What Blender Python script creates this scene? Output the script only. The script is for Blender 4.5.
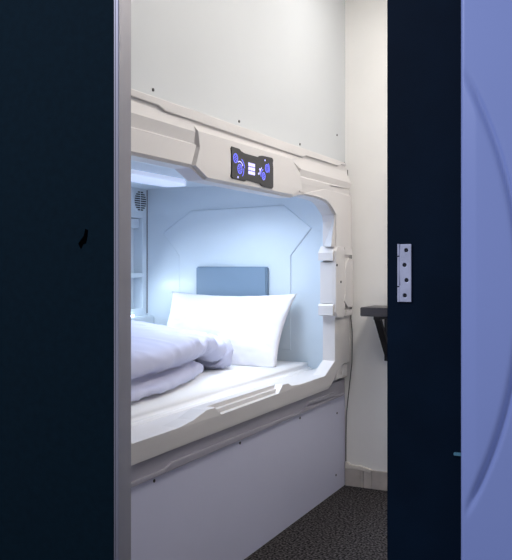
import bpy, bmesh, math, random
from mathutils import Vector, Matrix, noise
random.seed(4)
S = bpy.context.scene
COL = S.collection
for o in list(bpy.data.objects):
    bpy.data.objects.remove(o, do_unlink=True)

# ------------------------------------------------------------ camera
cam = bpy.data.objects.new('camera', bpy.data.cameras.new('camera'))
COL.objects.link(cam)
cam.data.sensor_fit = 'HORIZONTAL'
cam.data.sensor_width = 36.0
cam.data.lens = 787.0 / 512.0 * 36.0
cam.data.shift_y = -15.0 / 512.0
cam.data.clip_start = 0.02
cam.location = (1.388, -3.886, 1.146)
cam.rotation_euler = (math.pi / 2, 0, math.atan2(0.44, 0.898))
S.camera = cam

# ------------------------------------------------------------ light
S.view_settings.view_transform = 'Standard'
S.view_settings.look = 'None'
S.view_settings.gamma = 1.0
S.view_settings.exposure = 0.0
W = bpy.data.worlds.new('world')
S.world = W
W.use_nodes = True
W.node_tree.nodes['Background'].inputs[0].default_value = (0.72, 0.76, 1.0, 1)
W.node_tree.nodes['Background'].inputs[1].default_value = 0.58


def area_light(name, loc, rot, sx, sy, power, color):
    d = bpy.data.lights.new(name, 'AREA')
    d.shape = 'RECTANGLE'
    d.size, d.size_y = sx, sy
    d.energy = power
    d.color = color
    o = bpy.data.objects.new(name, d)
    o.location = loc
    o.rotation_euler = rot
    COL.objects.link(o)
    return o


# room ceiling lamp, capsule LED strips, blue corridor lighting
area_light('room_lamp_light', (1.04, -1.15, 2.60), (0, 0, 0), 0.36, 1.4, 10.4, (0.985, 0.985, 0.99))
area_light('downlight_light', (0.42, -0.62, 2.628), (0, 0, 0), 0.14, 0.14, 3.2, (1.0, 0.985, 0.965))
area_light('capsule_led_light', (-0.40, -0.66, 1.54), (0, 0, 0), 0.3, 0.5, 6.8, (0.72, 0.84, 1.0)).data.spread = math.radians(150)
area_light('ledge_led_light', (-1.10, -0.42, 1.03), (0, math.radians(-60), math.radians(15)), 0.03, 0.35, 1.1, (0.75, 0.88, 1.0))
area_light('corridor_light', (-0.1, -4.1, 2.4), (math.radians(40), 0, math.radians(-20)), 0.5, 0.5, 20, (0.76, 0.80, 1.0))


# ------------------------------------------------------------ materials
def lin(c):
    return tuple(((v / 255) / 12.92 if v / 255 <= 0.04045 else ((v / 255 + 0.055) / 1.055) ** 2.4) for v in c)


def mat(name, rgb, rough=0.5, metal=0.0, var=0.0, scale=8.0, bump=0.0, bscale=200.0, emit=None, spec=0.5, coat=0.0, stretch=None):
    m = bpy.data.materials.new(name)
    m.use_nodes = True
    nt = m.node_tree
    b = nt.nodes['Principled BSDF']
    c = lin(rgb)
    b.inputs['Base Color'].default_value = (*c, 1)
    b.inputs['Roughness'].default_value = rough
    b.inputs['Metallic'].default_value = metal
    b.inputs['Specular IOR Level'].default_value = spec
    b.inputs['Coat Weight'].default_value = coat
    tc = nt.nodes.new('ShaderNodeTexCoord')
    src = tc.outputs['Object']
    if stretch:
        mp = nt.nodes.new('ShaderNodeMapping')
        mp.inputs['Scale'].default_value = stretch
        nt.links.new(src, mp.inputs['Vector'])
        src = mp.outputs['Vector']
    if var:
        n = nt.nodes.new('ShaderNodeTexNoise')
        n.inputs['Scale'].default_value = scale
        n.inputs['Detail'].default_value = 5
        r = nt.nodes.new('ShaderNodeValToRGB')
        r.color_ramp.elements[0].position = 0.3 if var < 0.9 else 0.42
        r.color_ramp.elements[1].position = 0.7 if var < 0.9 else 0.6
        r.color_ramp.elements[0].color = (*[v * (1 - var) for v in c], 1)
        r.color_ramp.elements[1].color = (*[min(1, v * (1 + var)) for v in c], 1)
        nt.links.new(src, n.inputs['Vector'])
        nt.links.new(n.outputs['Fac'], r.inputs['Fac'])
        nt.links.new(r.outputs['Color'], b.inputs['Base Color'])
    if bump:
        n2 = nt.nodes.new('ShaderNodeTexNoise')
        n2.inputs['Scale'].default_value = bscale
        n2.inputs['Detail'].default_value = 3
        bp = nt.nodes.new('ShaderNodeBump')
        bp.inputs['Strength'].default_value = bump
        bp.inputs['Distance'].default_value = 0.004
        nt.links.new(src, n2.inputs['Vector'])
        nt.links.new(n2.outputs['Fac'], bp.inputs['Height'])
        nt.links.new(bp.outputs['Normal'], b.inputs['Normal'])
    if emit:
        b.inputs['Emission Color'].default_value = (*lin(emit[0]), 1)
        b.inputs['Emission Strength'].default_value = emit[1]
    return m


M = dict(
    plaster=mat('wall_plaster', (246, 244, 241), 0.8, var=0.03, scale=3, bump=0.08, bscale=40),
    board=mat('white_board', (203, 206, 209), 0.45, var=0.015, scale=2),
    base=mat('base_board', (196, 197, 219), 0.4, var=0.02, scale=2),
    ceiling=mat('ceiling_paint', (240, 238, 234), 0.85),
    carpet=mat('carpet', (66, 63, 64), 0.95, var=0.95, scale=105, bump=1.0, bscale=190, spec=0.1),
    abs=mat('capsule_plastic', (219, 215, 214), 0.35, var=0.01, scale=3),
    trim=mat('grey_plastic', (152, 149, 160), 0.4),
    inner=mat('inner_plastic', (216, 226, 233), 0.32, var=0.01, scale=3),
    ledge=mat('shadow_gap', (120, 116, 120), 0.6),
    pad=mat('headrest_vinyl', (122, 143, 162), 0.45, bump=0.1, bscale=120),
    sheet=mat('cotton_sheet', (248, 248, 250), 0.85, bump=0.08, bscale=60, spec=0.2),
    cotton=mat('cotton_cover', (238, 236, 240), 0.85, bump=0.12, bscale=35, spec=0.2),
    navy=mat('navy_laminate', (8, 27, 36), 0.72, var=0.12, scale=60, bump=0.15, bscale=700, spec=0.06),
    navyjamb=mat('navy_jamb_paint', (9, 25, 40), 0.55, var=0.15, scale=10, bump=0.12, bscale=700, spec=0.06),
    alu=mat('brushed_aluminium', (160, 158, 164), 0.42, 0.75, var=0.05, scale=30, stretch=(1, 1, 0.05)),
    steel=mat('zinc_steel', (196, 200, 214), 0.4, 0.35, var=0.12, scale=40),
    black=mat('black_metal', (14, 14, 16), 0.45),
    top=mat('dark_grey_laminate', (62, 58, 60), 0.35),
    screw=mat('dark_screw', (40, 38, 38), 0.5),
    teal=mat('teal_metal', (98, 150, 165), 0.4, 0.3),
    hole=mat('black_hole', (3, 3, 4), 0.9, spec=0.0),
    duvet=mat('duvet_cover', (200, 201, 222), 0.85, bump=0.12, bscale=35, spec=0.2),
    vent=mat('vent_dark', (22, 26, 34), 0.6),
    panel=mat('control_panel_black', (20, 20, 26), 0.25),
    icon=mat('lit_icon', (90, 90, 200), 0.5, emit=((120, 124, 255), 1.0)),
    iconw=mat('lit_glyph', (200, 200, 255), 0.5, emit=((186, 180, 255), 1.1)),
    led=mat('led_strip_diffuser', (220, 230, 255), 0.5, emit=((200, 222, 255), 6.0)),
    ledsoft=mat('led_cover', (235, 240, 255), 0.4, emit=((214, 228, 255), 0.35)),
    lamp=mat('lamp_diffuser', (255, 250, 240), 0.5, emit=((255, 244, 228), 4.0)),
    violet=mat('moulded_violet_plastic', (150, 167, 219), 0.4, var=0.02, scale=3),
    skirting=mat('skirting_tile', (196, 188, 182), 0.6, var=0.1, scale=14),
    dirty=mat('stained_plaster', (226, 220, 212), 0.85, var=0.06, scale=9),
    cable=mat('cable_rubber', (84, 80, 82), 0.6),
)


# ------------------------------------------------------------ helpers
def link(name, me, m, parent=None, smooth=False):
    o = bpy.data.objects.new(name, me)
    me.name = name
    if m is not None:
        me.materials.clear()
        me.materials.append(m)
    if smooth:
        me.polygons.foreach_set('use_smooth', [True] * len(me.polygons))
    COL.objects.link(o)
    if parent:
        o.parent = parent
        o.matrix_parent_inverse = parent.matrix_basis.inverted()
    return o


def thing(name, label, cat, loc, group=None):
    o = bpy.data.objects.new(name, None)
    o.empty_display_size = 0.1
    o.location = loc
    COL.objects.link(o)
    tag(o, label, cat, group)
    return o


def tag(o, label, cat=None, group=None):
    o['label'] = label
    if cat:
        o['category'] = cat
    if group:
        o['group'] = group
    return o


def bm_box(bm, lo, hi, bevel=0.0, seg=2):
    r = bmesh.ops.create_cube(bm, size=1.0)
    vs = r['verts']
    for v in vs:
        v.co = Vector([lo[i] + (v.co[i] + 0.5) * (hi[i] - lo[i]) for i in range(3)])
    if bevel:
        es = list({e for v in vs for e in v.link_edges})
        bmesh.ops.bevel(bm, geom=es, offset=bevel, segments=seg, affect='EDGES')


def from_bm(name, bm, m, parent=None, smooth=False):
    bmesh.ops.recalc_face_normals(bm, faces=bm.faces)
    me = bpy.data.meshes.new(name)
    bm.to_mesh(me)
    bm.free()
    return link(name, me, m, parent, smooth)


def box(name, lo, hi, m, parent=None, bevel=0.0, kind=None):
    bm = bmesh.new()
    bm_box(bm, lo, hi, bevel)
    o = from_bm(name, bm, m, parent)
    if kind:
        o['kind'] = kind
    return o


FAC = Matrix(((0, 0, 1, 0), (1, 0, 0, 0), (0, 1, 0, 0), (0, 0, 0, 1)))      # profile (Y,Z) pushed along X
END = Matrix(((1, 0, 0, 0), (0, 0, -1, 0), (0, 1, 0, 0), (0, 0, 0, 1)))     # profile (X,Z) pushed along -Y


def prism_mesh(polys, d0, d1, bevel, mtx):
    """solid with the outline(s) polys (the first is outer, others are holes) between depths d0..d1, bevelled"""
    cu = bpy.data.curves.new('t', 'CURVE')
    cu.dimensions = '2D'
    cu.fill_mode = 'BOTH'
    for p in polys:
        sp = cu.splines.new('POLY')
        sp.points.add(len(p) - 1)
        for i, (a, b) in enumerate(p):
            sp.points[i].co = (a, b, 0, 1)
        sp.use_cyclic_u = True
    cu.extrude = max((d1 - d0) / 2 - bevel, 0.0)
    cu.bevel_depth = bevel
    cu.bevel_resolution = 1
    cu.offset = -bevel
    o = bpy.data.objects.new('t', cu)
    COL.objects.link(o)
    bpy.context.view_layer.update()
    me = bpy.data.meshes.new_from_object(o.evaluated_get(bpy.context.evaluated_depsgraph_get()))
    bpy.data.objects.remove(o)
    bpy.data.curves.remove(cu)
    me.polygons.foreach_set('use_smooth', [False] * len(me.polygons))
    me.transform(mtx @ Matrix.Translation((0, 0, (d0 + d1) / 2)))
    return me


def prism(name, polys, d0, d1, m, parent=None, bevel=0.0, mtx=FAC):
    if not isinstance(polys[0][0], (tuple, list)):
        polys = [polys]
    return link(name, prism_mesh(polys, d0, d1, bevel, mtx), m, parent)


def prisms(name, items, m, parent=None, mtx=FAC):
    """several solids joined to one mesh: items = (polys, d0, d1, bevel)"""
    bm = bmesh.new()
    for polys, d0, d1, b in items:
        if not isinstance(polys[0][0], (tuple, list)):
            polys = [polys]
        me = prism_mesh(polys, d0, d1, b, mtx)
        bm.from_mesh(me)
        bpy.data.meshes.remove(me)
    me = bpy.data.meshes.new(name)
    bm.to_mesh(me)
    bm.free()
    return link(name, me, m, parent)


def tube_bm(bm, pts, r, n=8):
    pts = [Vector(p) for p in pts]
    rings = []
    for i, p in enumerate(pts):
        d = (pts[min(i + 1, len(pts) - 1)] - pts[max(i - 1, 0)]).normalized()
        a = d.orthogonal().normalized() if abs(d.z) < 0.9 else d.cross(Vector((0, 1, 0))).normalized()
        b = d.cross(a)
        rings.append([bm.verts.new(p + r * (math.cos(t) * a + math.sin(t) * b)) for t in [2 * math.pi * k / n for k in range(n)]])
    for q, w in zip(rings, rings[1:]):
        for k in range(n):
            bm.faces.new((q[k], q[(k + 1) % n], w[(k + 1) % n], w[k]))
    bm.faces.new(rings[0])
    bm.faces.new(rings[-1])


def disc(name, center, r, depth, axis, m, parent, n=16):
    """short cylinder along axis"""
    bm = bmesh.new()
    c = Vector(center)
    ax = Vector(axis).normalized()
    tube_bm(bm, [c - ax * depth / 2, c + ax * depth / 2], r, n)
    return from_bm(name, bm, m, parent)


# ============================================================ THE SETTING
box('floor', (-1.35, -6.5, -0.06), (3.2, 0.12, 0.0), M['carpet'], kind='structure')
box('ceiling', (-1.35, -2.56, 2.66), (1.4, 0.12, 2.74), M['ceiling'], kind='structure')
wb = box('wall_back', (-1.35, 0.003, 0.0), (1.4, 0.12, 2.66), M['plaster'], kind='structure')
box('wall_right', (1.30, -2.44, 0.0), (1.40, 0.003, 2.66), M['plaster'], kind='structure')
# white boarding above the capsule, screwed along its lower edge
wl = box('wall_left', (-0.02, -2.44, 1.664), (0.0, 0.003, 2.66), M['board'], kind='structure')
for y, z in ((-1.794, 1.700), (-1.202, 1.697), (-0.602, 1.692), (-0.12, 1.805), (-2.1, 1.70)):
    disc('screw', (0.0, y, z), 0.0055, 0.004, (1, 0, 0), M['screw'], wl)
# front wall in which the sliding door runs
bm = bmesh.new()
bm_box(bm, (-1.35, -2.55, 0.0), (0.28, -2.44, 2.74))
bm_box(bm, (1.10, -2.55, 0.0), (1.40, -2.44, 2.74))
bm_box(bm, (0.28, -2.55, 2.10), (1.10, -2.44, 2.74))
o = from_bm('wall_front', bm, M['navyjamb'])
o['kind'] = 'structure'
# the skirting of the back wall: worn tiles with joints
bm = bmesh.new()
x = 0.004
for w in (0.082, 0.018, 0.045, 0.16, 0.3, 0.3, 0.3):
    bm_box(bm, (x, -0.010, 0.0), (min(x + w - 0.0025, 1.30), 0.003, 0.094), 0.0015, 1)
    x += w
bb = from_bm('baseboard_back', bm, M['skirting'])
bb['kind'] = 'structure'
# crumbled plaster smear along the top of the skirting
bm = bmesh.new()
pts = [(0.004, 0.090), (0.05, 0.092), (0.09, 0.090), (0.14, 0.083), (0.15, 0.097), (0.11, 0.104), (0.085, 0.111), (0.06, 0.108), (0.03, 0.112), (0.015, 0.124), (0.004, 0.118)]
f = bm.faces.new([bm.verts.new((a, -0.0125, b)) for a, b in pts])
r = bmesh.ops.extrude_face_region(bm, geom=[f])
for v in r['geom']:
    if isinstance(v, bmesh.types.BMVert):
        v.co.y = 0.003
tag(from_bm('plaster_filler', bm, M['dirty'], bb), 'lumpy white filler along the skirting top')

# navy door leaf with an aluminium edge profile, slid half shut
d1 = box('door_1', (-0.62, -2.60, 0.012), (0.447, -2.562, 2.08), M['navy'], kind='structure')
bm = bmesh.new()
bm_box(bm, (0.447, -2.603, 0.012), (0.4555, -2.559, 2.08), 0.0015, 1)
bm_box(bm, (0.4445, -2.603, 0.012), (0.4470, -2.600, 2.08))
tag(from_bm('edge_profile', bm, M['alu'], d1), 'brushed aluminium edge strip')
bm = bmesh.new()
pts = [(0.353, 1.190), (0.361, 1.199), (0.367, 1.205), (0.371, 1.220), (0.378, 1.217), (0.3765, 1.204), (0.373, 1.190), (0.366, 1.188), (0.360, 1.178), (0.357, 1.183)]
f = bm.faces.new([bm.verts.new((a, -2.6004, b)) for a, b in pts])
r = bmesh.ops.extrude_face_region(bm, geom=[f])
for v in r['geom']:
    if isinstance(v, bmesh.types.BMVert):
        v.co.y = -2.599
tag(from_bm('tear', bm, M['hole'], d1), 'small black tear in the navy surface')

# navy door jamb with the loose hinge leaf
jm = box('trim_1', (0.993, -2.566, 0.0), (1.135, -2.43, 2.10), M['navyjamb'], kind='structure', bevel=0.002)
holes = [(1.0280, 1.171), (1.0250, 1.146), (1.0285, 1.120), (1.0255, 1.094)]


def circle(c, r, n=14):
    return [(c[0] + r * math.cos(2 * math.pi * k / n), c[1] + r * math.sin(2 * math.pi * k / n)) for k in range(n)]


outer = [(1.0155, 1.083), (1.0365, 1.083), (1.0365, 1.1815), (1.0175, 1.1815), (1.0165, 1.165), (1.0155, 1.15), (1.0165, 1.125), (1.0175, 1.112), (1.0155, 1.108)]
hp = prism('hinge_plate', [outer] + [circle(h, 0.0036) for h in holes], 2.566, 2.570, M['steel'], jm, 0.0006, END)
tag(hp, 'bare zinc hinge plate with four screw holes')
bm = bmesh.new()
for z0, z1 in ((1.083, 1.108), (1.110, 1.160), (1.162, 1.182)):
    tube_bm(bm, [(1.0145, -2.569, z0), (1.0145, -2.569, z1)], 0.0022, 8)
from_bm('hinge_knuckle', bm, M['steel'], hp)
for h in holes:
    disc('screw_hole', (h[0], -2.5668, h[1]), 0.0034, 0.002, (0, 1, 0), M['vent'], hp)
box('latch_tab', (1.108, -2.571, 0.830), (1.1215, -2.566, 0.8355), M['teal'], jm, 0.001)

# corridor side: structural wall continuing right of the jamb
o = box('wall_corridor', (1.40, -2.55, 0.0), (3.2, -2.44, 2.74), M['plaster'], kind='structure')

# ============================================================ SLEEPING CAPSULE
cap = thing('sleeping_capsule', 'white moulded capsule bed with lit blue interior and black control panel', 'capsule bed', (-0.56, -1.15, 0))
YL, YR = -2.30, -0.012
top_edge = [(-2.07, 1.392), (-1.92, 1.450), (-1.82, 1.458), (-1.64, 1.464), (-1.612, 1.471), (-1.525, 1.439), (-0.773, 1.436), (-0.662, 1.456),
            (-0.494, 1.456), (-0.379, 1.450), (-0.330, 1.436), (-0.243, 1.392)]
top_edge = [(-2.14, 1.392), (-2.05, 1.450), (-1.95, 1.4715), (-1.612, 1.4715), (-1.525, 1.439), (-0.773, 1.436), (-0.690, 1.455), (-0.650, 1.4585),
            (-0.494, 1.456), (-0.379, 1.450), (-0.330, 1.436), (-0.243, 1.392)]
low_front = [(-0.229, 0.673), (-0.365, 0.6165), (-0.673, 0.618), (-0.762, 0.625), (-0.800, 0.640), (-0.855, 0.641), (-0.898, 0.6115), (-1.395, 0.6095), (-1.443, 0.641), (-1.504, 0.642),
             (-1.593, 0.623), (-1.689, 0.6145), (-1.945, 0.6165), (-2.07, 0.673)]
low_inner = [(-0.229, 0.673), (-0.365, 0.6165), (-0.673, 0.618), (-0.762, 0.625), (-0.800, 0.640), (-1.504, 0.642),
             (-1.593, 0.623), (-1.689, 0.6145), (-1.945, 0.6165), (-2.07, 0.673)]
right_side = [(-0.229, 1.36)]
left_side = [(-2.07, 0.90), (-2.07, 1.36)]
hole_f = left_side + top_edge + right_side + low_front
hole_b = left_side + top_edge + right_side + low_inner
outer_f = [(YL, 0.552), (-0.29, 0.548), (-0.255, 0.566), (-0.150, 0.640), (-0.085, 0.645), (YR, 0.645), (YR, 1.57), (-0.05, 1.62), (-0.083, 1.655), (YL, 1.657)]
outer_b = [(YL, 0.552), (-0.29, 0.552), (-0.255, 0.570), (-0.160, 0.640), (-0.085, 0.650), (YR, 0.650), (YR, 1.57), (-0.05, 1.62), (-0.083, 1.655), (YL, 1.657)]
fr = prisms('facade_frame', [([outer_f, hole_f], -0.035, 0.030, 0.002),
                             ([(-0.80, 0.640), (-0.86, 0.597), (-1.44, 0.597), (-1.504, 0.642)], -0.035, -0.006, 0.002),
                             ([(-0.862, 0.626), (-0.90, 0.597), (-1.395, 0.597), (-1.435, 0.626)], -0.010, 0.010, 0.002),
                             ], M['abs'], cap)
for v in fr.data.vertices:
    if v.co.x > 0.012 and v.co.z < 0.60:
        v.co.x -= 0.012 * min(1, (0.60 - v.co.z) / 0.05)
        v.co.z -= 0.006
# relief of the header
def strip(bm, prof, back=0.026, ch=0.008):
    """moulding: prof = [(x, z, y0, y1)] from top to bottom, chamfered down to the frame at both ends"""
    A = [bm.verts.new((x, y0, z)) for x, z, y0, y1 in prof]
    B = [bm.verts.new((x, y1, z)) for x, z, y0, y1 in prof]
    A2 = [bm.verts.new((back, y0 - ch, z)) for x, z, y0, y1 in prof]
    B2 = [bm.verts.new((back, y1 + ch, z)) for x, z, y0, y1 in prof]
    for k in range(len(prof) - 1):
        bm.faces.new((A[k], B[k], B[k + 1], A[k + 1]))
        bm.faces.new((A2[k], A[k], A[k + 1], A2[k + 1]))
        bm.faces.new((B[k], B2[k], B2[k + 1], B[k + 1]))
    for k in (0, -1):
        bm.faces.new((A2[k], B2[k], B[k], A[k]))


hb = bmesh.new()
strip(hb, [(0.028, 1.640, YL, -1.60), (0.041, 1.594, YL, -1.60), (0.031, 1.556, YL, -1.592), (0.039, 1.550, YL, -1.590), (0.038, 1.482, YL, -1.620), (0.031, 1.474, YL, -1.618)])
strip(hb, [(0.029, 1.625, -1.596, -0.66), (0.046, 1.598, -1.590, -0.80), (0.046, 1.545, -1.578, -0.705), (0.046, 1.480, -1.605, -0.690), (0.044, 1.448, -1.522, -0.772), (0.031, 1.441, -1.520, -0.775)])
strip(hb, [(0.029, 1.627, -0.86, -0.075), (0.043, 1.567, -0.69, YR - 0.008), (0.035, 1.539, -0.70, YR - 0.008), (0.042, 1.532, -0.705, -0.335), (0.040, 1.508, -0.70, -0.28), (0.034, 1.470, -0.68, -0.26)])
from_bm('header_relief', hb, M['abs'], cap)
prism('corner_relief', [(-0.655, 1.463), (-0.480, 1.461), (-0.376, 1.455), (-0.320, 1.440), (-0.235, 1.395), (-0.232, 1.225), (YR, 1.225), (YR, 1.503), (-0.285, 1.507), (-0.40, 1.507)], 0.028, 0.040, M['abs'], cap, 0.003)
bm = bmesh.new()
q = [bm.verts.new(c) for c in ((0.031, -0.236, 1.392), (0.033, -0.292, 1.236), (-0.030, -0.2295, 1.236), (0.031, -0.222, 1.236))]
for f in ((0, 1, 2), (0, 3, 1), (0, 2, 3), (1, 3, 2)):
    bm.faces.new([q[k] for k in f])
from_bm('reveal_facet', bm, M['abs'], cap)
disc('cable_hole', (0.0, -0.012, 1.674), 0.007, 0.004, (1, 0, 0), M['screw'], wl)
prism('top_strip', [(YL, 1.644), (-1.822, 1.643), (-1.782, 1.632), (-0.655, 1.624), (-0.62, 1.636), (-0.205, 1.637), (-0.160, 1.650), (-0.09, 1.652), (-0.083, 1.664), (YL, 1.667)],
      -0.0, 0.040, M['abs'], cap, 0.003)
# armour clasp on the right side of the opening, wrapping into the reveal
cl = prisms('side_clasp', [
    ([(-0.255, 0.915), (-0.235, 0.888), (-0.150, 0.882), (-0.120, 0.905), (-0.120, 1.215), (-0.145, 1.236), (-0.225, 1.238), (-0.255, 1.215)], 0.020, 0.046, 0.005),
    ([(-0.090, 0.930), (YR, 0.928), (YR, 1.178), (-0.090, 1.180), (-0.128, 1.135), (-0.128, 1.0), (-0.15, 0.965)], 0.020, 0.050, 0.005),
    ([(-0.100, 0.890), (YR, 0.888), (YR, 0.918), (-0.095, 0.918)], 0.020, 0.046, 0.004),
    ([(-0.130, 1.196), (YR, 1.196), (YR, 1.232), (-0.130, 1.236)], 0.020, 0.046, 0.004),
    ([(-0.225, 1.240), (-0.236, 1.238), (-0.270, 1.206), (-0.270, 1.168), (-0.225, 1.168)], -0.043, 0.034, 0.001),
    ([(-0.225, 1.162), (-0.256, 1.160), (-0.256, 0.958), (-0.225, 0.955)], -0.038, 0.030, 0.001),
    ([(-0.225, 0.955), (-0.262, 0.955), (-0.270, 0.946), (-0.270, 0.900), (-0.225, 0.892)], -0.043, 0.034, 0.001),
], M['abs'], cap)
for z in (1.145, 1.062):
    disc('screw', (0.047, -0.19 if z < 1.1 else -0.247, z), 0.006, 0.004, (1, 0, 0), M['screw'], cl)
# mirrored clasp on the far left
prisms('side_clasp', [
    ([(-2.045, 0.915), (-2.065, 0.888), (-2.150, 0.882), (-2.180, 0.905), (-2.180, 1.215), (-2.155, 1.236), (-2.075, 1.238), (-2.045, 1.215)], 0.020, 0.046, 0.005),
    ([(-2.210, 0.930), (-2.295, 0.928), (-2.295, 1.178), (-2.210, 1.180), (-2.172, 1.135), (-2.172, 1.0)], 0.020, 0.050, 0.005),
], M['abs'], cap)
# sill behind the lip
prism('sill', [(-2.20, 0.50), (-0.10, 0.50), (-0.10, 0.613), (-0.19, 0.613), (-2.10, 0.613), (-2.20, 0.613)], -0.125, -0.035, M['abs'], cap, 0.004)
# corner wedge of the sill
# grey plinth rail under the lip
prisms('plinth_rail', [
    ([(YL, 0.476), (YR, 0.476), (YR, 0.556), (YL, 0.556)], -0.025, 0.003, 0.001),
    ([(YL, 0.476), (-0.05, 0.476), (-0.05, 0.484), (-0.555, 0.494), (-0.59, 0.486), (-1.20, 0.497), (-1.70, 0.502), (-1.745, 0.490), (YL, 0.492)], 0.0, 0.013, 0.003),
    ([(-0.54, 0.502), (-0.16, 0.490), (-0.14, 0.498), (-0.17, 0.508), (-0.52, 0.516)], 0.0, 0.012, 0.003),
], M['trim'], cap)
prisms('corner_block', [([(-0.17, 0.572), (YR, 0.572), (YR, 0.638), (-0.13, 0.638)], -0.02, 0.018, 0.003),
                        ([(-0.10, 0.585), (-0.03, 0.585), (-0.03, 0.612), (-0.09, 0.625)], 0.0, 0.024, 0.003)], M['abs'], cap)
bp = box('base_panel', (-0.02, -2.40, 0.0), (0.0, 0.0, 0.476), M['base'], cap, 0.001)
for y, z in ((-1.788, 0.462), (-1.194, 0.461), (-0.602, 0.454), (-0.12, 0.395), (-0.135, 0.084), (-2.2, 0.46)):
    disc('screw', (0.0, y, z), 0.0055, 0.004, (1, 0, 0), M['screw'], bp)

# interior shell
XB, YE, ZC = -1.165, -0.10, 1.58
ep = box('end_panel', (XB, YE, 0.45), (-0.034, YE + 0.03, 1.66), M['inner'], cap)
hexa = [(-1.045, 1.335), (-0.868, 1.449), (-0.302, 1.462), (-0.145, 1.338), (-0.262, 1.196), (-0.262, 0.70), (-0.945, 0.70), (-0.945, 1.196), (-1.045, 1.316)]
prism('moulded_relief', hexa, 0.098, 0.106, M['inner'], ep, 0.005, END)
box('end_panel', (XB, -2.26, 0.45), (-0.034, -2.23, 1.66), M['inner'], cap)
# long back panel with niches
bk = prisms('back_panel', [([[(-2.23, 0.45), (YE, 0.45), (YE, 1.66), (-2.23, 1.66)],
                             [(-0.55, 1.10), (-0.145, 1.10), (-0.145, 1.412), (-0.55, 1.412)],
                             [(-0.55, 0.90), (-0.145, 0.90), (-0.145, 1.075), (-0.55, 1.075)]], -XB * 0 - 1.195, -1.165, 0.003),
                            ([(-2.23, 0.45), (YE, 0.45), (YE, 1.66), (-2.23, 1.66)], -1.25, -1.225, 0.0),
                            ([(-0.56, 0.89), (-0.55, 0.89), (-0.55, 1.42), (-0.56, 1.42)], -1.226, -1.19, 0.0),
                            ([(-0.145, 0.89), (-0.135, 0.89), (-0.135, 1.42), (-0.145, 1.42)], -1.226, -1.19, 0.0),
                            ([(-0.56, 1.075), (-0.14, 1.075), (-0.14, 1.10), (-0.56, 1.10)], -1.226, -1.172, 0.0),
                            ([(-0.56, 1.412), (-0.14, 1.412), (-0.14, 1.42), (-0.56, 1.42)], -1.226, -1.19, 0.0),
                            ([(-0.50, 1.355), (-0.15, 1.355), (-0.15, 1.408), (-0.50, 1.408)], -1.226, -1.185, 0.002),
                            ([(-0.56, 0.89), (-0.14, 0.89), (-0.14, 0.90), (-0.56, 0.90)], -1.226, -1.19, 0.0)], M['inner'], cap)
box('side_ledge', (XB, -2.2, 0.66), (XB + 0.05, YE - 0.001, 0.858), M['inner'], cap, 0.006)
box('led_strip', (XB + 0.004, -0.62, 0.860), (XB + 0.02, -0.25, 0.868), M['led'], cap, 0.002)
# dark seam between end and back panels
box('seam', (XB, YE - 0.004, 0.87), (XB + 0.005, YE, 1.575), M['ledge'], cap)
# ventilation rose
vc = (XB, -0.172, 1.508)
vt = disc('vent', vc, 0.064, 0.008, (1, 0, 0), M['inner'], cap, 28)
k = 0
for i in range(-4, 5):
    zz = i * 0.0125
    hw = math.sqrt(max(0.056 ** 2 - zz ** 2, 0.0001))
    for s in (-1, 1):
        bm = bmesh.new()
        a, b = (0.004, hw) if s > 0 else (-hw, -0.004)
        bm_box(bm, (XB + 0.003, vc[1] + a, vc[2] + zz - 0.0034), (XB + 0.0055, vc[1] + b, vc[2] + zz + 0.0034))
        from_bm('vent_slot', bm, M['vent'], vt)
# ceiling of the capsule: recessed tray with stepped ribs
cp = box('ceiling_panel', (XB, -2.23, ZC), (-0.03, YE, ZC + 0.03), M['inner'], cap)
prisms('ceiling_relief', [
    ([(-1.02, -2.1), (-0.90, -2.18), (-0.30, -2.18), (-0.22, -2.1), (-0.22, -0.62), (-0.34, -0.45), (-0.95, -0.45), (-1.02, -0.55)], -1.581, -1.562, 0.006),
    ([(-0.92, -2.1), (-0.82, -2.1), (-0.82, -0.66), (-0.86, -0.60), (-0.92, -0.60)], -1.566, -1.548, 0.005),
    ([(-0.50, -2.1), (-0.36, -2.1), (-0.36, -0.60), (-0.40, -0.52), (-0.50, -0.52)], -1.566, -1.545, 0.005),
], M['inner'], cp, Matrix(((1, 0, 0, 0), (0, 1, 0, 0), (0, 0, -1, 0), (0, 0, 0, 1))))
prism('led_strip', [(-0.78, -2.1), (-0.60, -2.1), (-0.60, -0.62), (-0.66, -0.50), (-0.78, -0.50)], -1.566, -1.540, M['ledsoft'], cap, 0.006, Matrix(((1, 0, 0, 0), (0, 1, 0, 0), (0, 0, -1, 0), (0, 0, 0, 1))))
box('led_strip', (-0.075, -2.05, 1.555), (-0.055, -0.30, 1.575), M['led'], cap, 0.002)
# bed board under the mattress
box('bed_board', (XB, -2.23, 0.47), (-0.03, YE, 0.50), M['inner'], cap)
# headrest pad on the end panel
pd = box('headrest_pad', (-0.815, YE - 0.042, 0.86), (-0.387, YE - 0.004, 1.137), M['pad'], cap, 0.006)
tag(pd, 'blue-grey vinyl headrest pad')

# control panel with its lit icons
out = [(-1.334, 1.566), (-1.326, 1.574), (-1.268, 1.573), (-1.250, 1.566), (-1.225, 1.562), (-1.108, 1.562), (-1.094, 1.568), (-1.072, 1.572), (-0.978, 1.575), (-0.968, 1.567),
       (-0.972, 1.552), (-0.968, 1.535), (-0.968, 1.458), (-0.978, 1.450), (-1.040, 1.450), (-1.072, 1.452), (-1.092, 1.460), (-1.205, 1.462), (-1.225, 1.456), (-1.320, 1.457), (-1.332, 1.464), (-1.328, 1.485), (-1.328, 1.545)]
cpn = prism('control_panel', out, 0.036, 0.050, M['panel'], cap, 0.002)
tag(cpn, 'black touch control panel with violet lit icons')


def ring(c, ro, ri):
    return [circle(c, ro, 18), circle(c, ri, 18)[::-1]]


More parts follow.
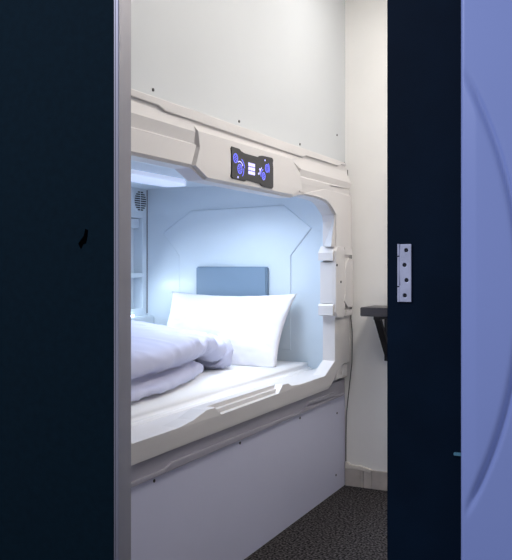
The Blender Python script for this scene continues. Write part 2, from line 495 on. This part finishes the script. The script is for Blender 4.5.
def icon(polys, m='icon'):
    prism('lit_icon', polys, 0.0495, 0.0512, M[m], cpn)


for c, ro in (((-1.300, 1.534), 0.018), ((-1.266, 1.498), 0.019), ((-1.032, 1.526), 0.017), ((-1.062, 1.492), 0.016)):
    icon(ring(c, ro, ro - 0.004))
    bm = bmesh.new()
    for k in range(6):
        a = k * math.pi / 3
        tube_bm(bm, [(0.0505, c[0] + math.cos(a) * 0.003, c[1] + math.sin(a) * 0.003), (0.0505, c[0] + math.cos(a) * (ro - 0.006), c[1] + math.sin(a) * (ro - 0.006))], 0.0012, 5)
    from_bm('lit_icon', bm, M['icon'], cpn)


def arc(c, r, a0, a1, w=0.0035, n=8):
    A = [math.radians(a0 + (a1 - a0) * k / n) for k in range(n + 1)]
    return [(c[0] + (r + w) * math.cos(a), c[1] + (r + w) * math.sin(a)) for a in A] + [(c[0] + r * math.cos(a), c[1] + r * math.sin(a)) for a in A[::-1]]


icon(arc((-1.266, 1.498), 0.026, 30, 120), 'iconw')
icon(arc((-1.266, 1.498), 0.038, 10, 70))
icon(arc((-1.266, 1.498), 0.030, -50, 10))
icon(arc((-1.062, 1.492), 0.024, 100, 190))
icon(arc((-1.062, 1.492), 0.034, 120, 175), 'iconw')
icon(arc((-1.032, 1.526), 0.022, -40, 60))
for i in range(3):
    for j in range(3):
        y0, z0 = -1.196 + i * 0.0195, 1.487 + j * 0.0155
        icon([(y0, z0), (y0 + 0.0165, z0), (y0 + 0.0165, z0 + 0.0125), (y0, z0 + 0.0125)], 'iconw')
for c in ((-1.049, 1.556), (-1.281, 1.466), (-1.108, 1.497), (-1.098, 1.515)):
    icon(circle(c, 0.004, 10), 'iconw')
cpn.location.y -= 0.026
cpn.location.z += 0.004

# ============================================================ BEDDING
mb = bmesh.new()
bm_box(mb, (XB + 0.055, -2.22, 0.502), (-0.128, YE - 0.006, 0.645), 0.026, 4)
mt = from_bm('mattress', mb, M['sheet'], None, True)
tag(mt, 'mattress in a smooth white fitted sheet inside the capsule', 'mattress')


def remesh(bm, voxel, smooth):
    me = bpy.data.meshes.new('t')
    bmesh.ops.recalc_face_normals(bm, faces=bm.faces)
    bm.to_mesh(me)
    bm.free()
    o = bpy.data.objects.new('t', me)
    COL.objects.link(o)
    m = o.modifiers.new('r', 'REMESH')
    m.mode = 'VOXEL'
    m.voxel_size = voxel
    s = o.modifiers.new('s', 'SMOOTH')
    s.iterations = smooth
    s.factor = 0.5
    bpy.context.view_layer.update()
    r = bpy.data.meshes.new_from_object(o.evaluated_get(bpy.context.evaluated_depsgraph_get()))
    bpy.data.objects.remove(o)
    return r


def spow(v, e):
    return math.copysign(abs(v) ** e, v)


def loft(bm, stations, n=40):
    rings = []
    for (y, xf, xb, zb, zt, e, tilt) in stations:
        a, c, xc, zc = (xf - xb) / 2, (zt - zb) / 2, (xf + xb) / 2, (zb + zt) / 2
        ring_ = []
        for k in range(n):
            t = 2 * math.pi * k / n
            u, w = spow(math.cos(t), e), spow(math.sin(t), e)
            z = zc + c * w
            if w > 0:
                z += tilt * (-u) * (1 - u * u) * 1.2 * c
            ring_.append(bm.verts.new((xc + a * u, y + 0.02 * math.sin(3 * t + y * 7), z)))
        rings.append(ring_)
    for q, w in zip(rings, rings[1:]):
        for k in range(n):
            bm.faces.new((q[k], q[(k + 1) % n], w[(k + 1) % n], w[k]))
    bm.faces.new(rings[0])
    bm.faces.new(rings[-1])


def blob(bm, c, r, rot=0.0):
    ret = bmesh.ops.create_icosphere(bm, subdivisions=3, radius=1.0)
    R = Matrix.Rotation(rot, 3, 'Z')
    for v in ret['verts']:
        v.co = Vector(c) + R @ Vector((v.co.x * r[0], v.co.y * r[1], v.co.z * r[2]))


bm = bmesh.new()
# lower fold
loft(bm, [(-2.14, -0.30, -1.02, 0.650, 0.690, 0.6, 0), (-2.06, -0.235, -1.06, 0.648, 0.705, 0.6, 0), (-1.70, -0.225, -1.07, 0.648, 0.708, 0.6, 0), (-1.45, -0.22, -1.07, 0.648, 0.712, 0.6, 0),
          (-1.25, -0.245, -1.07, 0.648, 0.716, 0.6, 0), (-1.05, -0.29, -1.06, 0.648, 0.722, 0.6, 0), (-0.90, -0.345, -1.04, 0.648, 0.722, 0.6, 0), (-0.80, -0.40, -1.02, 0.648, 0.71, 0.6, 0), (-0.76, -0.48, -0.95, 0.655, 0.69, 0.6, 0)])
# upper fold, puffier
loft(bm, [(-2.12, -0.34, -1.02, 0.69, 0.77, 0.7, 0.5), (-2.03, -0.25, -1.07, 0.695, 0.83, 0.72, 0.5), (-1.70, -0.225, -1.08, 0.695, 0.875, 0.75, 0.5), (-1.35, -0.24, -1.08, 0.70, 0.882, 0.75, 0.5), (-1.05, -0.275, -1.08, 0.706, 0.886, 0.75, 0.5),
          (-0.88, -0.33, -1.07, 0.712, 0.878, 0.75, 0.5), (-0.72, -0.375, -1.06, 0.71, 0.865, 0.8, 0.45), (-0.60, -0.40, -1.02, 0.69, 0.835, 0.8, 0.4), (-0.52, -0.43, -0.98, 0.68, 0.795, 0.8, 0.3), (-0.46, -0.53, -0.9, 0.69, 0.76, 0.8, 0.2)])
blob(bm, (-0.475, -0.55, 0.72), (0.095, 0.115, 0.085), 0.4)
blob(bm, (-0.50, -0.50, 0.69), (0.085, 0.09, 0.05), 0.2)
blob(bm, (-0.42, -0.68, 0.755), (0.07, 0.05, 0.055), 0.2)
blob(bm, (-0.58, -0.48, 0.75), (0.10, 0.08, 0.06), 0.1)
me = remesh(bm, 0.010, 4)
PC, PN = Vector((-0.585, -0.268, 0.804)), Vector((0, -0.855, 0.52)).normalized()
for v in me.vertices:
    p = v.co
    end = max(0.0, min(1.0, (p.y + 1.15) / 0.45))
    front = max(0.0, min(1.0, (p.x + 0.62) / 0.3))
    q = Vector((p.x * 7 + 0.9 * noise.noise(p * 5), p.y * 6 + 0.9 * noise.noise(p * 5 + Vector((7, 0, 0))), p.z * 10))
    q2 = Vector((p.x * 6 + p.y * 5, p.y * 15 - p.x * 12 + 1.2 * noise.noise(p * 6), p.z * 9))
    rid = 0.5 - abs(noise.noise(q)) * 1.7
    rid2 = 0.4 - abs(noise.noise(q2)) * 1.9
    d = 0.006 * noise.noise(p * 6) + (0.003 + 0.009 * front) * rid + 0.034 * end * (0.35 + 0.65 * front) * rid2
    if p.z > 0.66:
        v.co = p + v.normal * d
    dist = (v.co - PC).dot(PN)
    if dist < 0.112:
        v.co += PN * (0.112 - dist)
    v.co.z = max(v.co.z, 0.6465)
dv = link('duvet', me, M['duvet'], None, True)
tag(dv, 'puffy white duvet folded in two on the foot half of the mattress', 'duvet')

# pillow leaning on the end panel
bm = bmesh.new()
N = 56
Wp, Hp, T = 0.378, 0.228, 0.085
cen = Vector((-0.585, -0.268, 0.804))
ux = Vector((1, 0, 0))
uv = Vector((0, 0.52, 0.855)).normalized()
un = Vector((0, -0.855, 0.52)).normalized()
grid = {}
for s in (1, -1):
    for i in range(N + 1):
        for j in range(N + 1):
            edge = i in (0, N) or j in (0, N)
            if s < 0 and edge:
                grid[s, i, j] = grid[1, i, j]
                continue
            a, b = -1 + 2 * i / N, -1 + 2 * j / N
            px = a * Wp * (1 - 0.075 * (1 - b * b))
            py = b * Hp * (1 - (0.115 if b > 0 else 0.03) * (1 - a * a))
            px += -0.015 * (1 - b) / 2 * (a - 0.3)
            th = T * (max(0, 1 - abs(a) ** 2.6) ** 0.62) * (max(0, 1 - abs(b) ** 2.4) ** 0.6) * (1.12 - 0.12 * b)
            p3 = Vector((a * 3, b * 3, s * 2))
            th *= 1 + 0.16 * noise.noise(p3)
            th += 0.006 * (0.5 - abs(noise.noise(Vector((a * 5 + b * 2, b * 7 - a, 3.3))))) * (1 if th > 0.01 else 0)
            co = cen + ux * px + uv * py + un * (th if s > 0 else -0.55 * th)
            co.z = max(co.z, 0.6465)
            grid[s, i, j] = bm.verts.new(co)
for s in (1, -1):
    for i in range(N):
        for j in range(N):
            q = [grid[s, i, j], grid[s, i + 1, j], grid[s, i + 1, j + 1], grid[s, i, j + 1]]
            bm.faces.new(q if s > 0 else q[::-1])
pw = from_bm('pillow', bm, M['cotton'], None, True)
tag(pw, 'plump white pillow leaning below the blue-grey headrest pad', 'pillow')

# ============================================================ ROOM THINGS
# wall shelf on folding brackets
sh = thing('wall_shelf', 'dark grey folding shelf on black triangular brackets on white wall', 'shelf', (0.48, 0.003, 0.90))
box('shelf_board', (0.155, -0.215, 0.896), (0.82, 0.003, 0.9395), M['top'], sh, 0.003)
for bx in (0.235, 0.70):
    bm = bmesh.new()
    bm_box(bm, (bx - 0.018, -0.020, 0.66), (bx + 0.018, 0.003, 0.896), 0.002, 1)
    bm_box(bm, (bx - 0.018, -0.200, 0.880), (bx + 0.018, -0.004, 0.896), 0.002, 1)
    br = from_bm('bracket', bm, M['black'], sh)
    bm = bmesh.new()
    a, b = Vector((bx, -0.185, 0.884)), Vector((bx, -0.012, 0.690))
    d = (b - a).normalized()
    n_ = Vector((0, d.z, -d.y))
    vs = []
    for sx in (-0.016, 0.016):
        for p, q in ((a, -1), (a, 1), (b, 1), (b, -1)):
            vs.append(bm.verts.new(p + Vector((sx, 0, 0)) + n_ * 0.0095 * q))
    for f in ((0, 1, 2, 3), (7, 6, 5, 4), (0, 4, 5, 1), (1, 5, 6, 2), (2, 6, 7, 3), (3, 7, 4, 0)):
        bm.faces.new([vs[i] for i in f])
    from_bm('strut', bm, M['black'], br)
    disc('bolt', (bx - 0.018, -0.10, 0.79), 0.006, 0.006, (1, 0, 0), M['steel'], br)

# thin cable running down the corner
bm = bmesh.new()
tube_bm(bm, [(0.016, -0.0045, 1.64), (0.020, -0.0045, 1.28), (0.036, -0.0045, 1.22), (0.036, -0.0045, 0.93), (0.034, -0.0045, 0.87), (0.042, -0.0045, 0.80), (0.040, -0.0045, 0.64),
              (0.026, -0.0045, 0.52), (0.018, -0.0045, 0.45), (0.009, -0.0045, 0.36), (0.007, -0.0045, 0.25), (0.007, -0.0045, 0.125)], 0.0024, 6)
cb = from_bm('cable', bm, M['cable'], None, True)
tag(cb, 'thin dark cable running down the corner beside the white capsule', 'cable')

# ceiling lamps of the room
lp = thing('ceiling_lamp', 'long rectangular lamp lighting the room from its ceiling', 'lamp', (1.04, -1.15, 2.66))
box('frame', (0.84, -1.87, 2.615), (1.24, -0.43, 2.66), M['board'], lp, 0.004)
box('diffuser', (0.86, -1.85, 2.606), (1.22, -0.45, 2.616), M['lamp'], lp)
dl = thing('downlight', 'small round ceiling downlight near the back wall', 'lamp', (0.42, -0.62, 2.66))
disc('frame', (0.42, -0.62, 2.65), 0.10, 0.022, (0, 0, 1), M['board'], dl, 28)
disc('diffuser', (0.42, -0.62, 2.637), 0.085, 0.006, (0, 0, 1), M['lamp'], dl, 28)

# ============================================================ CORRIDOR PANEL
bm = bmesh.new()
xs = [1.1275 + 0.0008 * k for k in range(5)] + [1.1325 + 0.003 * k for k in range(60)] + [1.32 + 0.03 * k for k in range(22)]
zs = [0.02 + 0.005 * k for k in range(420)]
Xc, Zc, R = 0.460, 1.100, 0.760
verts = []
for z in zs:
    row = []
    for x in xs:
        d = math.hypot(x - Xc, z - Zc) - R
        fade = min(1.0, max(0.0, (x - 1.133) / 0.02))
        h = -0.008 * math.exp(-(d / 0.0048) ** 2) * fade + 0.004 * fade / (1 + math.exp(max(-30, min(30, d / 0.003))))
        e = x - 1.1275
        y = -2.612 - h + (0.006 * (1 - min(1, e / 0.005)) ** 2)
        row.append(bm.verts.new((x, y, z)))
    verts.append(row)
for i in range(len(zs) - 1):
    for j in range(len(xs) - 1):
        bm.faces.new((verts[i][j], verts[i][j + 1], verts[i + 1][j + 1], verts[i + 1][j]))
bnd = [e for e in bm.edges if e.is_boundary]
r = bmesh.ops.extrude_edge_only(bm, edges=bnd)
for v in r['geom']:
    if isinstance(v, bmesh.types.BMVert):
        v.co.y = -2.567
bmesh.ops.holes_fill(bm, edges=[e for e in bm.edges if e.is_boundary], sides=0)
mp = from_bm('moulded_panel', bm, M['violet'], None, True)
tag(mp, 'violet moulded plastic panel with a curved groove right of navy jamb', 'panel')
